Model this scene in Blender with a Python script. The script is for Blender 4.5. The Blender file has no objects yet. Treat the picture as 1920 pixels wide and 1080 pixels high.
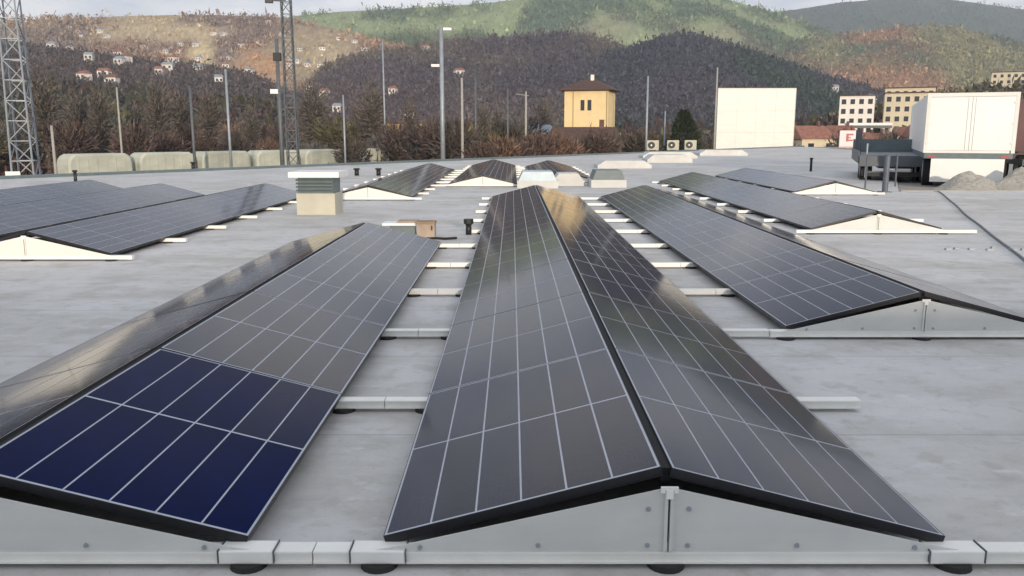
import bpy, bmesh, math, random
import numpy as np
from mathutils import Matrix, Vector, noise as mnoise

R = math.radians
random.seed(7)
rng = np.random.default_rng(11)
S = bpy.context.scene
COL = S.collection

# ------------------------------------------------------------------ camera
CAMH = 1.49
cam_d = bpy.data.cameras.new('camera')
cam = bpy.data.objects.new('camera', cam_d)
COL.objects.link(cam)
cam.location = (0, 0, CAMH)
cam.rotation_euler = (R(90 - 10.4), 0, 0)
cam_d.sensor_width = 36
cam_d.lens = 29.44
cam_d.clip_start = 0.05
cam_d.clip_end = 20000
S.camera = cam

# ------------------------------------------------------------------ world, sun, exposure
SUN_EL, SUN_AZ = 8.5, 10.0          # low sun behind the camera, a little to the right
w = bpy.data.worlds.new("World")
S.world = w
w.use_nodes = True
nt = w.node_tree
nt.nodes.clear()
def N(t, tree=None, **kw):
    n = (tree or nt).nodes.new(t)
    for k, v in kw.items():
        setattr(n, k, v)
    return n
out = N('ShaderNodeOutputWorld')
bg = N('ShaderNodeBackground')
bg.inputs['Strength'].default_value = 0.1
sky = N('ShaderNodeTexSky')
sky.sky_type = 'NISHITA'
sky.sun_disc = False
sky.sun_elevation = R(SUN_EL)
sky.sun_rotation = R(180 - SUN_AZ)
sky.altitude = 300
sky.air_density = 1.0
sky.dust_density = 1.0
sky.ozone_density = 2.0
tc = N('ShaderNodeTexCoord')
sep = N('ShaderNodeSeparateXYZ')
nt.links.new(tc.outputs['Generated'], sep.inputs[0])
# flat cloud deck: divide x and y by height so that clouds foreshorten towards the horizon
zz = N('ShaderNodeMath', operation='MAXIMUM'); zz.inputs[1].default_value = 0.0
nt.links.new(sep.outputs['Z'], zz.inputs[0])
za = N('ShaderNodeMath', operation='ADD'); za.inputs[1].default_value = 0.12
nt.links.new(zz.outputs[0], za.inputs[0])
dx = N('ShaderNodeMath', operation='DIVIDE'); dy = N('ShaderNodeMath', operation='DIVIDE')
nt.links.new(sep.outputs['X'], dx.inputs[0]); nt.links.new(za.outputs[0], dx.inputs[1])
nt.links.new(sep.outputs['Y'], dy.inputs[0]); nt.links.new(za.outputs[0], dy.inputs[1])
cmb = N('ShaderNodeCombineXYZ')
nt.links.new(dx.outputs[0], cmb.inputs[0]); nt.links.new(dy.outputs[0], cmb.inputs[1])
cmb.inputs[2].default_value = 3.7
n1 = N('ShaderNodeTexNoise'); n1.inputs['Scale'].default_value = 0.8; n1.inputs['Detail'].default_value = 7
n1.inputs['Roughness'].default_value = 0.52
nt.links.new(cmb.outputs[0], n1.inputs['Vector'])
cr = N('ShaderNodeMapRange'); cr.clamp = True
cr.inputs['From Min'].default_value = 0.34; cr.inputs['From Max'].default_value = 0.56
cr.inputs['To Min'].default_value = 0.12; cr.inputs['To Max'].default_value = 1.0
nt.links.new(n1.outputs['Fac'], cr.inputs['Value'])
# clouds thicken into an even veil low down
veil = N('ShaderNodeMapRange'); veil.clamp = True
veil.inputs['From Min'].default_value = 0.75; veil.inputs['From Max'].default_value = 0.05
veil.inputs['To Min'].default_value = 0.0; veil.inputs['To Max'].default_value = 0.93
nt.links.new(sep.outputs['Z'], veil.inputs['Value'])
mx = N('ShaderNodeMath', operation='MAXIMUM')
nt.links.new(cr.outputs[0], mx.inputs[0]); nt.links.new(veil.outputs[0], mx.inputs[1])
n2 = N('ShaderNodeTexNoise'); n2.inputs['Scale'].default_value = 1.7; n2.inputs['Detail'].default_value = 5
nt.links.new(cmb.outputs[0], n2.inputs['Vector'])
ccol = N('ShaderNodeMix', data_type='RGBA')
ccol.inputs['A'].default_value = (6.6, 7.5, 9.2, 1)
ccol.inputs['B'].default_value = (12.6, 12.5, 12.6, 1)
n2r = N('ShaderNodeMapRange'); n2r.inputs['From Min'].default_value = 0.34; n2r.inputs['From Max'].default_value = 0.62
nt.links.new(n2.outputs['Fac'], n2r.inputs['Value'])
nt.links.new(n2r.outputs[0], ccol.inputs['Factor'])
smix = N('ShaderNodeMix', data_type='RGBA')
nt.links.new(mx.outputs[0], smix.inputs['Factor'])
nt.links.new(sky.outputs[0], smix.inputs['A'])
nt.links.new(ccol.outputs['Result'], smix.inputs['B'])
nt.links.new(smix.outputs['Result'], bg.inputs['Color'])
nt.links.new(bg.outputs[0], out.inputs[0])

sd = bpy.data.lights.new('sun', 'SUN')
sd.energy = 3.6
sd.angle = R(1.5)
sd.color = (1.0, 0.83, 0.64)
sun = bpy.data.objects.new('sun', sd)
COL.objects.link(sun)
sdir = Vector((math.sin(R(SUN_AZ)) * math.cos(R(SUN_EL)), -math.cos(R(SUN_AZ)) * math.cos(R(SUN_EL)), math.sin(R(SUN_EL))))
sun.rotation_euler = sdir.to_track_quat('Z', 'Y').to_euler()
sun.location = (20, -60, 30)

S.view_settings.view_transform = 'Standard'
S.view_settings.look = 'None'
S.view_settings.exposure = 0.0
S.view_settings.gamma = 1.0
S.view_settings.use_curve_mapping = False
S.render.engine = 'CYCLES'
S.cycles.max_bounces = 6
S.cycles.volume_bounces = 0

# ------------------------------------------------------------------ materials
def mat(name, col, rough=0.6, var=0.12, scale=3.0, metal=0.0, spec=0.5, bump=0.0, bscale=40.0,
        rnd=0.0, stretch=(1, 1, 1), col2=None, attr=None, coat=0.0):
    m = bpy.data.materials.new(name)
    m.use_nodes = True
    t = m.node_tree
    b = t.nodes['Principled BSDF']
    b.inputs['Roughness'].default_value = rough
    b.inputs['Metallic'].default_value = metal
    b.inputs['Specular IOR Level'].default_value = spec
    b.inputs['Coat Weight'].default_value = coat
    tcn = N('ShaderNodeTexCoord', t)
    mp = N('ShaderNodeMapping', t); mp.inputs['Scale'].default_value = stretch
    t.links.new(tcn.outputs['Object'], mp.inputs[0])
    nz = N('ShaderNodeTexNoise', t); nz.inputs['Scale'].default_value = scale; nz.inputs['Detail'].default_value = 6
    nz.inputs['Roughness'].default_value = 0.6
    t.links.new(mp.outputs[0], nz.inputs['Vector'])
    mxn = N('ShaderNodeMix', t, data_type='RGBA')
    c2 = col2 or tuple(min(1, c * (1 + var)) for c in col)
    c1 = col if col2 else tuple(c * (1 - var) for c in col)
    mxn.inputs['A'].default_value = (*c1, 1)
    mxn.inputs['B'].default_value = (*c2, 1)
    ct = N('ShaderNodeMapRange', t); ct.inputs['From Min'].default_value = 0.3; ct.inputs['From Max'].default_value = 0.7
    t.links.new(nz.outputs['Fac'], ct.inputs['Value'])
    t.links.new(ct.outputs[0], mxn.inputs['Factor'])
    last = mxn.outputs['Result']
    if attr:
        an = N('ShaderNodeAttribute', t, attribute_name=attr)
        m2 = N('ShaderNodeMix', t, data_type='RGBA', blend_type='MULTIPLY'); m2.inputs['Factor'].default_value = 1
        t.links.new(an.outputs['Color'], m2.inputs['A']); t.links.new(last, m2.inputs['B'])
        last = m2.outputs['Result']
    if rnd:
        oi = N('ShaderNodeObjectInfo', t)
        mr = N('ShaderNodeMapRange', t); mr.inputs['To Min'].default_value = 1 - rnd; mr.inputs['To Max'].default_value = 1 + rnd
        t.links.new(oi.outputs['Random'], mr.inputs['Value'])
        hs = N('ShaderNodeHueSaturation', t)
        t.links.new(mr.outputs[0], hs.inputs['Value']); t.links.new(last, hs.inputs['Color'])
        last = hs.outputs['Color']
    t.links.new(last, b.inputs['Base Color'])
    if bump:
        nb = N('ShaderNodeTexNoise', t); nb.inputs['Scale'].default_value = bscale; nb.inputs['Detail'].default_value = 4
        t.links.new(mp.outputs[0], nb.inputs['Vector'])
        bp = N('ShaderNodeBump', t); bp.inputs['Strength'].default_value = bump; bp.inputs['Distance'].default_value = 0.02
        t.links.new(nb.outputs['Fac'], bp.inputs['Height'])
        t.links.new(bp.outputs[0], b.inputs['Normal'])
    return m

M = {}
M['cell'] = mat('solar_cell', (0.008, 0.010, 0.027), 0.08, 0.18, 5, spec=0.17, rnd=0.3, bump=0.02, bscale=6)
_cb = M['cell'].node_tree.nodes['Principled BSDF']            # faint sheen added to brighten far panels at grazing angles
_cb.inputs['Sheen Weight'].default_value = 0.012; _cb.inputs['Sheen Roughness'].default_value = 0.45
_cb.inputs['Sheen Tint'].default_value = (.86, .84, .95, 1)
def cell_print(m):
    t = m.node_tree; b = t.nodes['Principled BSDF']
    base = b.inputs['Base Color'].links[0].from_socket
    tcn = N('ShaderNodeTexCoord', t); sp = N('ShaderNodeSeparateXYZ', t)
    t.links.new(tcn.outputs['Object'], sp.inputs[0])
    for ax, per, wd, col, f in (('Y', 0.0799, 0.0022, (.10, .11, .14, 1), .2), ('X', 0.0172, 0.0010, (.16, .17, .19, 1), .10)):
        md = N('ShaderNodeMath', t, operation='MODULO'); md.inputs[1].default_value = per
        t.links.new(sp.outputs[ax], md.inputs[0])
        lt = N('ShaderNodeMath', t, operation='LESS_THAN'); lt.inputs[1].default_value = wd
        t.links.new(md.outputs[0], lt.inputs[0])
        mu = N('ShaderNodeMath', t, operation='MULTIPLY'); mu.inputs[1].default_value = f
        t.links.new(lt.outputs[0], mu.inputs[0])
        mm = N('ShaderNodeMix', t, data_type='RGBA'); mm.inputs['B'].default_value = col
        t.links.new(mu.outputs[0], mm.inputs['Factor']); t.links.new(base, mm.inputs['A'])
        base = mm.outputs['Result']
    t.links.new(base, b.inputs['Base Color'])
cell_print(M['cell'])
M['bluecell'] = mat('blue_solar_cell', (0.0015, 0.007, 0.052), 0.12, 0.25, 3, spec=0.02, bump=0.02, bscale=6)
M['backsheet'] = mat('backsheet', (0.41, 0.44, 0.51), 0.3, 0.08, 8, spec=0.4)
M['frame'] = mat('black_anodised', (0.013, 0.013, 0.016), 0.38, 0.2, 10, spec=0.5)
M['shade_grey'] = mat('shade_grey_sheet', (0.60, 0.61, 0.59), 0.5, 0.08, 2.2, metal=0.0, spec=0.4, bump=0.03, bscale=14, stretch=(1, 1, 2.5))  # near gables' shade put into the colour; far gables take white_sheet as sunlit
M['rail'] = mat('rail_aluminium', (0.80, 0.80, 0.76), 0.45, 0.06, 6)
M['rubber'] = mat('rubber', (0.018, 0.018, 0.018), 0.8, 0.2, 9)
M['black'] = mat('black_plastic', (0.014, 0.015, 0.016), 0.5, 0.2, 9)
M['dark'] = mat('dark_gap', (0.008, 0.008, 0.01), 0.8, 0.2, 9)
M['white'] = mat('white_paint', (0.78, 0.79, 0.77), 0.5, 0.05, 1.2, bump=0.01)
M['white_sheet'] = mat('white_sheet', (0.70, 0.70, 0.66), 0.5, 0.06, 0.6, stretch=(1, 1, 3))
M['skylight'] = mat('weathered_white', (0.52, 0.53, 0.52), 0.6, 0.12, 1.5)
M['paleblue'] = mat('pale_blue_polycarbonate', (0.50, 0.60, 0.66), 0.25, 0.1, 3)
M['teal'] = mat('grey_green_metal', (0.12, 0.16, 0.17), 0.5, 0.15, 4)
M['cream'] = mat('cream_panel', (0.46, 0.45, 0.37), 0.7, 0.12, 2)
M['steel'] = mat('galvanised_steel', (0.30, 0.34, 0.38), 0.5, 0.15, 2, metal=0.3)
M['darksteel'] = mat('dark_steel', (0.10, 0.115, 0.13), 0.5, 0.2, 3)
M['concrete'] = mat('concrete_post', (0.34, 0.33, 0.31), 0.8, 0.12, 1.5)
M['navy'] = mat('dark_blue_paint', (0.095, 0.11, 0.14), 0.5, 0.2, 3)
M['tyre'] = mat('tyre', (0.02, 0.02, 0.021), 0.85, 0.2, 5)
M['yellow'] = mat('yellow_render', (0.78, 0.61, 0.34), 0.85, 0.07, 0.7, bump=0.04, bscale=4)
M['brownroof'] = mat('brown_roof_tile', (0.085, 0.05, 0.04), 0.8, 0.3, 2.5, bump=0.1, bscale=10)
M['redroof'] = mat('red_roof_tile', (0.24, 0.11, 0.08), 0.8, 0.25, 1.5, rnd=0.3)
M['creamwall'] = mat('cream_render', (0.62, 0.55, 0.40), 0.85, 0.1, 0.4)
M['whitewall'] = mat('white_render', (0.72, 0.69, 0.64), 0.85, 0.08, 0.4, rnd=0.12)
M['ochre'] = mat('ochre_fascia', (0.34, 0.27, 0.12), 0.8, 0.2, 0.4)
M['mauvewall'] = mat('dark_red_brick', (0.13, 0.075, 0.075), 0.85, 0.25, 0.7)
M['glass'] = mat('window_glass', (0.03, 0.035, 0.04), 0.1, 0.2, 2)
M['wagon'] = mat('pale_green_wagon_paint', (0.44, 0.46, 0.39), 0.7, 0.16, 0.5, rnd=0.08, stretch=(1, 1, 2))
M['wood'] = mat('timber', (0.28, 0.20, 0.13), 0.8, 0.2, 6)
M['brown'] = mat('brown_board', (0.15, 0.085, 0.06), 0.8, 0.25, 6)
M['palebox'] = mat('pale_board', (0.36, 0.29, 0.23), 0.8, 0.2, 6)
M['pinksign'] = mat('pale_pink_sign', (0.78, 0.60, 0.60), 0.5, 0.05, 2)
M['redsign'] = mat('red_sign_paint', (0.36, 0.10, 0.11), 0.5, 0.1, 2)
M['bark'] = mat('bark', (0.085, 0.068, 0.058), 0.9, 0.3, 3)
M['twig'] = mat('twigs', (1, 1, 1), 0.9, 0.3, 0.7, attr='tint')
M['conifer'] = mat('conifer_needles', (0.022, 0.036, 0.018), 0.8, 0.4, 1.2)
M['gravel'] = mat('gravel', (0.33, 0.32, 0.29), 0.95, 0.3, 14, bump=0.6, bscale=25)
M['yard'] = mat('yard_asphalt', (0.30, 0.285, 0.26), 0.9, 0.2, 0.8, bump=0.15, bscale=30)
M['ground'] = mat('ground', (0.10, 0.09, 0.065), 0.95, 0.35, 0.03)
M['wall'] = mat('plaster', (0.5, 0.5, 0.48), 0.8, 0.08, 1)

# roof membrane: broad cloudy tone, faint streaks, lap joints every 1.5 m
def roof_material():
    m = mat('roof_membrane', (0.56, 0.557, 0.55), 0.62, 0.10, 0.35, spec=0.35, bump=0.06, bscale=9)
    t = m.node_tree
    b = t.nodes['Principled BSDF']
    base = b.inputs['Base Color'].links[0].from_socket
    tcn = N('ShaderNodeTexCoord', t)
    def layer(sc, stretch, lo, hi, dark, strength, base, detail=6):
        mp = N('ShaderNodeMapping', t); mp.inputs['Scale'].default_value = stretch
        t.links.new(tcn.outputs['Object'], mp.inputs[0])
        nz = N('ShaderNodeTexNoise', t); nz.inputs['Scale'].default_value = sc; nz.inputs['Detail'].default_value = detail
        nz.inputs['Roughness'].default_value = 0.65
        t.links.new(mp.outputs[0], nz.inputs['Vector'])
        mr = N('ShaderNodeMapRange', t); mr.inputs['From Min'].default_value = lo; mr.inputs['From Max'].default_value = hi
        mr.inputs['To Max'].default_value = strength
        t.links.new(nz.outputs['Fac'], mr.inputs['Value'])
        mm = N('ShaderNodeMix', t, data_type='RGBA')
        mm.inputs['B'].default_value = (*dark, 1)
        t.links.new(mr.outputs[0], mm.inputs['Factor']); t.links.new(base, mm.inputs['A'])
        return mm.outputs['Result']
    base = layer(0.9, (0.8, 1.25, 1), 0.42, 0.70, (0.37, 0.355, 0.315), 0.85, base)
    base = layer(2.4, (0.75, 1.3, 1), 0.50, 0.70, (0.30, 0.29, 0.265), 0.6, base)
    base = layer(0.22, (1, 1, 1), 0.45, 0.7, (0.63, 0.625, 0.64), 0.8, base, 3)
    base = layer(7.0, (1, 1, 1), 0.53, 0.70, (0.34, 0.33, 0.30), 0.55, base, 5)
    base = layer(1.3, (1, 1, 1), 0.60, 0.64, (0.36, 0.345, 0.31), 0.4, base, 4)
    base = layer(3.1, (0.8, 1.3, 1), 0.60, 0.70, (0.66, 0.66, 0.66), 0.6, base, 5)
    base = layer(55, (1, 1, 1), 0.62, 0.74, (0.28, 0.27, 0.245), 0.6, base, 2)
    # lap joints
    sp = N('ShaderNodeSeparateXYZ', t)
    t.links.new(tcn.outputs['Object'], sp.inputs[0])
    def joint(axis, period, wd, ofs):
        a = N('ShaderNodeMath', t, operation='ADD'); a.inputs[1].default_value = ofs + 1000 * period
        t.links.new(sp.outputs[axis], a.inputs[0])
        md = N('ShaderNodeMath', t, operation='MODULO'); md.inputs[1].default_value = period
        t.links.new(a.outputs[0], md.inputs[0])
        lt = N('ShaderNodeMath', t, operation='LESS_THAN'); lt.inputs[1].default_value = wd
        t.links.new(md.outputs[0], lt.inputs[0])
        return lt.outputs[0]
    j1 = joint('Y', 1.52, 0.018, 0.55)
    sc_ = N('ShaderNodeMath', t, operation='MULTIPLY'); sc_.inputs[1].default_value = 0.45
    t.links.new(j1, sc_.inputs[0])
    mm = N('ShaderNodeMix', t, data_type='RGBA'); mm.inputs['B'].default_value = (0.26, 0.26, 0.25, 1)
    t.links.new(sc_.outputs[0], mm.inputs['Factor']); t.links.new(base, mm.inputs['A'])
    t.links.new(mm.outputs['Result'], b.inputs['Base Color'])
    return m
M['roof'] = roof_material()

# ------------------------------------------------------------------ mesh helpers
def link(o, parent=None):
    COL.objects.link(o)
    if parent:
        o.parent = parent
    return o

def finish(bm, name, mats, parent=None, smooth=False, bevel=0.0):
    me = bpy.data.meshes.new(name)
    if bevel:
        bmesh.ops.bevel(bm, geom=[e for e in bm.edges if e.calc_face_angle(0) > 0.6], offset=bevel, segments=1, affect='EDGES')
    bm.normal_update()
    bm.to_mesh(me)
    bm.free()
    for m in (mats if isinstance(mats, (list, tuple)) else [mats]):
        me.materials.append(m)
    if smooth:
        for p in me.polygons:
            p.use_smooth = True
    return link(bpy.data.objects.new(name, me), parent)

def box(bm, x0, x1, y0, y1, z0, z1, mi=0):
    vs = [bm.verts.new(p) for p in ((x0, y0, z0), (x1, y0, z0), (x1, y1, z0), (x0, y1, z0),
                                    (x0, y0, z1), (x1, y0, z1), (x1, y1, z1), (x0, y1, z1))]
    for f in ((3, 2, 1, 0), (4, 5, 6, 7), (0, 1, 5, 4), (1, 2, 6, 5), (2, 3, 7, 6), (3, 0, 4, 7)):
        bm.faces.new([vs[i] for i in f]).material_index = mi

def prism(bm, pts, y0, y1, mi=0):            # polygon in x,z (counter-clockwise seen from -y) extruded along y
    a = [bm.verts.new((x, y0, z)) for x, z in pts]
    b = [bm.verts.new((x, y1, z)) for x, z in pts]
    n = len(pts)
    bm.faces.new(a).material_index = mi
    bm.faces.new(b[::-1]).material_index = mi
    for i in range(n):
        j = (i + 1) % n
        bm.faces.new([a[j], a[i], b[i], b[j]]).material_index = mi

def tube(bm, p, q, r0, r1=None, n=8, mi=0, cap=True):
    p, q = Vector(p), Vector(q)
    r1 = r0 if r1 is None else r1
    d = (q - p).normalized()
    u = d.orthogonal().normalized(); v = d.cross(u)
    A = [bm.verts.new(p + (u * math.cos(2 * math.pi * i / n) + v * math.sin(2 * math.pi * i / n)) * r0) for i in range(n)]
    B = [bm.verts.new(q + (u * math.cos(2 * math.pi * i / n) + v * math.sin(2 * math.pi * i / n)) * r1) for i in range(n)]
    for i in range(n):
        j = (i + 1) % n
        bm.faces.new([A[i], A[j], B[j], B[i]]).material_index = mi
    if cap:
        bm.faces.new(A[::-1]).material_index = mi
        bm.faces.new(B).material_index = mi

def boxpart(name, mats, parent, *dims, bevel=0.0):
    bm = bmesh.new(); box(bm, *dims)
    return finish(bm, name, mats, parent, bevel=bevel)

def tag(o, label=None, cat=None, group=None, kind=None):
    if label: o['label'] = label
    if cat: o['category'] = cat
    if group: o['group'] = group
    if kind: o['kind'] = kind
    return o

def thing(name, label, cat, loc=(0, 0, 0), rz=0, group=None):
    o = bpy.data.objects.new(name, None)
    o.empty_display_size = 0.2
    COL.objects.link(o)
    o.location = loc
    o.rotation_euler = (0, 0, rz)
    return tag(o, label, cat, group)

def copy_tree(o, parent=None):
    c = o.copy()
    COL.objects.link(c)
    c.parent = parent
    for ch in list(o.children):
        copy_tree(ch, c)
    return c

def add_mesh(name, V, F, mats, parent=None, tint=None):
    me = bpy.data.meshes.new(name)
    V = np.asarray(V, dtype=np.float32); F = np.asarray(F, dtype=np.int32)
    k = F.shape[1]
    me.vertices.add(len(V)); me.vertices.foreach_set('co', V.ravel())
    me.loops.add(F.size); me.loops.foreach_set('vertex_index', F.ravel())
    me.polygons.add(len(F))
    me.polygons.foreach_set('loop_start', np.arange(0, F.size, k, dtype=np.int32))
    me.update(calc_edges=True)
    if tint is not None:
        a = me.color_attributes.new('tint', 'FLOAT_COLOR', 'POINT')
        c = np.ones((len(V), 4), dtype=np.float32); c[:, :3] = tint
        a.data.foreach_set('color', c.ravel())
    me.materials.append(mats)
    return link(bpy.data.objects.new(name, me), parent)

# ------------------------------------------------------------------ terrain
def hashn(ix, iy, s):
    n = (ix.astype(np.int64) * 374761393 + iy.astype(np.int64) * 668265263 + s * 974634533) & 0x7fffffff
    n = ((n ^ (n >> 13)) * 1274126177) & 0x7fffffff
    return ((n ^ (n >> 16)) & 0xffff) / 65535.0
def vnoise(x, y, s=0):
    x = np.asarray(x, float); y = np.asarray(y, float)
    ix = np.floor(x); iy = np.floor(y)
    fx = x - ix; fy = y - iy
    fx = fx * fx * (3 - 2 * fx); fy = fy * fy * (3 - 2 * fy)
    a = hashn(ix, iy, s); b = hashn(ix + 1, iy, s); c = hashn(ix, iy + 1, s); d = hashn(ix + 1, iy + 1, s)
    return (a * (1 - fx) + b * fx) * (1 - fy) + (c * (1 - fx) + d * fx) * fy
def fbm(x, y, s=0, o=5):
    v = 0; a = 0.5; t = 0
    for i in range(o):
        v = v + a * vnoise(x, y, s + i * 17); t += a
        x = x * 2.03 + 11.3; y = y * 2.03 + 5.1; a *= 0.5
    return v / t

# each ridge: start distance, crest distance, crest rise per metre of distance against x/y
def rid(S0, D, pts):
    t = np.array([(p[0] - 960) / 1596 for p in pts]); e = np.array([(252 - p[1]) / 1613 for p in pts])
    return S0, D, t, e
RIDGES = [
 ('far',   rid(2100, 3300, [(-3000, 120), (-400, 90), (900, 90), (1300, 60), (1400, 34), (1490, 23), (1560, 12), (1640, 6), (1750, 6), (1830, 16), (1920, 28), (2300, 55), (4500, 80)])),
 ('main',  rid(950, 1950, [(-3000, 150), (300, 140), (500, 50), (560, 37), (650, 29), (760, 24), (900, 15), (1010, 4), (1060, -4), (1180, -13), (1300, -4), (1350, 8), (1450, 32), (1550, 72), (1700, 130), (1920, 160), (4500, 180)])),
 ('left',  rid(620, 1100, [(-3000, 90), (-800, 60), (0, 46), (150, 41), (300, 35), (420, 35), (500, 37), (560, 42), (650, 64), (760, 92), (900, 130), (1000, 175), (1100, 252), (4500, 260)])),
 ('right', rid(900, 1650, [(-3000, 252), (1150, 240), (1300, 120), (1450, 87), (1560, 73), (1680, 56), (1760, 59), (1850, 79), (1950, 100), (2300, 130), (4500, 130)])),
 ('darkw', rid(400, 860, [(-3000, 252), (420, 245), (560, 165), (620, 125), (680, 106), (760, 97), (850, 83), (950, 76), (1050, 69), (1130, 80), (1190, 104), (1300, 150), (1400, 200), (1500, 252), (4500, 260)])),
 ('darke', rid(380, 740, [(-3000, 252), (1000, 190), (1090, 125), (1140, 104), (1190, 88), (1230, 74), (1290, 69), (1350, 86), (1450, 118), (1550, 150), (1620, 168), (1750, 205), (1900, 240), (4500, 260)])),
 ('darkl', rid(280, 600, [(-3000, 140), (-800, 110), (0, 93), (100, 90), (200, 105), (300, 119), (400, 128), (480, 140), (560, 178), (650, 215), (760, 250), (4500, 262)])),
 ('town',  rid(230, 480, [(-3000, 258), (1380, 258), (1500, 238), (1600, 212), (1700, 190), (1800, 168), (1920, 152), (2300, 130), (4500, 130)])),
]
GZ = -5.0
def terrain(x, y):
    x = np.asarray(x, float); y = np.asarray(y, float)
    t = x / y
    z = np.full(x.shape, GZ); k = np.full(x.shape, -1)
    big = fbm(x / 240, y / 240, 3, 5) - 0.5
    gul = np.abs(fbm(x / 120 + 7, y / 260, 23, 4) - 0.5)
    for i, (nm, (S0, D, tt, ee)) in enumerate(RIDGES):
        e = np.interp(t, tt, ee)
        zc = CAMH + e * D
        u = np.clip((y - S0) / (D - S0), 0, 1)
        f = u ** 1.05
        fall = np.clip((y - D) / (0.55 * D), 0, 1)
        f = f * (1 - 0.75 * fall * fall * (3 - 2 * fall))
        zr = GZ + (zc - GZ) * f
        zr = zr + (zc - GZ) * (0.16 * big + 0.14 * (0.12 - gul)) * np.sin(np.pi * np.clip(u, 0, 1)) * 1.0
        m = zr > z
        z = np.where(m, zr, z); k = np.where(m, i, k)
    z = z + 0.5 * (fbm(x / 22, y / 22, 41, 3) - 0.5) * np.clip((y - 200) / 300, 0, 4)
    return z, k

PAL = {   # ground cover of each slope, sunlit tops and shaded valley put into the colours: (woodland colour, alternative woodland, clearing)
 'far':   [(.042, .075, .062), (.055, .095, .062), (.08, .11, .08)],
 'main':  [(.095, .145, .075), (.34, .235, .205), (.34, .38, .20)],
 'left':  [(.25, .195, .165), (.36, .245, .17), (.44, .35, .225)],
 'right': [(.095, .135, .085), (.37, .225, .135), (.26, .25, .13)],
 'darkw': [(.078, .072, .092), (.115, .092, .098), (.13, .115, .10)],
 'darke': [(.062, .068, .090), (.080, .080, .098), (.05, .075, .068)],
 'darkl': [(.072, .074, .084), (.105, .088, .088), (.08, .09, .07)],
 'town':  [(.30, .225, .175), (.17, .17, .11), (.42, .34, .24)],
 'flat':  [(.085, .066, .055), (.125, .082, .068), (.10, .09, .055)],
}
def cover(x, y, k):
    names = [r[0] for r in RIDGES] + ['flat']
    pal = np.array([PAL[n] for n in names])
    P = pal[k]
    t = x / y
    a = np.clip((fbm(x / 170, y / 230, 77, 5) - 0.40) * 4, 0, 1)[..., None]
    b = np.clip((fbm(x / 110 + 31, y / 300, 91, 4) - 0.49) * 5.5, 0, 1)[..., None]
    c = P[..., 0, :] * (1 - a) + P[..., 1, :] * a
    c = c * (1 - b) + P[..., 2, :] * b
    # a dry field and a rusty copse on the left hill
    for t0, y0, rt, ry, cc in ((-.357, 930, .013, 110, (.62, .50, .30)), (-.29, 800, .028, 130, (.50, .31, .18)), (-.40, 1010, .05, 40, (.52, .42, .27)), (-.21, 930, .03, 60, (.50, .40, .26))):
        wv = np.clip(1.6 - np.hypot((t - t0) / rt, (y - y0) / ry) - 1.2 * (fbm(x / 30, y / 60, 8, 3) - .5), 0, 1)[..., None]
        c = c * (1 - wv) + np.array(cc) * wv
    # the open pastures on the long hill top
    mi = names.index('main')
    g = np.clip((y - 1500 + 260 * (fbm(x / 150, y / 150, 5, 4) - 0.5)) / 160, 0, 1) * (k == mi)
    g = (g * np.clip(1.3 - np.abs(t - 0.10) * 0.9, 0, 1))[..., None]
    patch = np.clip((fbm(x / 90, y / 190, 55, 4) - 0.43) * 4.5, 0, 1)[..., None]
    c = c * (1 - g) + (np.array([.31, .37, .18]) * (1 - patch) + np.array([.11, .17, .10]) * patch) * g
    return c

def build_hills():
    tt = np.concatenate([np.linspace(-2.4, -0.75, 60, endpoint=False), np.linspace(-0.75, 0.75, 620), np.linspace(0.75, 2.4, 61)[1:]])
    yy = np.exp(np.linspace(math.log(105), math.log(3950), 330))
    T, Y = np.meshgrid(tt, yy)
    X = T * Y
    Z, K = terrain(X, Y)
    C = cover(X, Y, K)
    C = C * (0.8 + 0.4 * rng.random(C.shape[:2])[..., None])
    nY, nT = X.shape
    V = np.stack([X, Y, Z], -1).reshape(-1, 3)
    idx = np.arange(nY * nT).reshape(nY, nT)
    F = np.stack([idx[:-1, :-1], idx[:-1, 1:], idx[1:, 1:], idx[1:, :-1]], -1).reshape(-1, 4)
    m = mat('hillside', (1, 1, 1), 0.95, 0.22, 0.06, spec=0.1, attr='tint', bump=0.5, bscale=0.12)
    o = add_mesh('hills', V, F, m, tint=C.reshape(-1, 3))
    tag(o, kind='structure')
    return o
build_hills()

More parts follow.
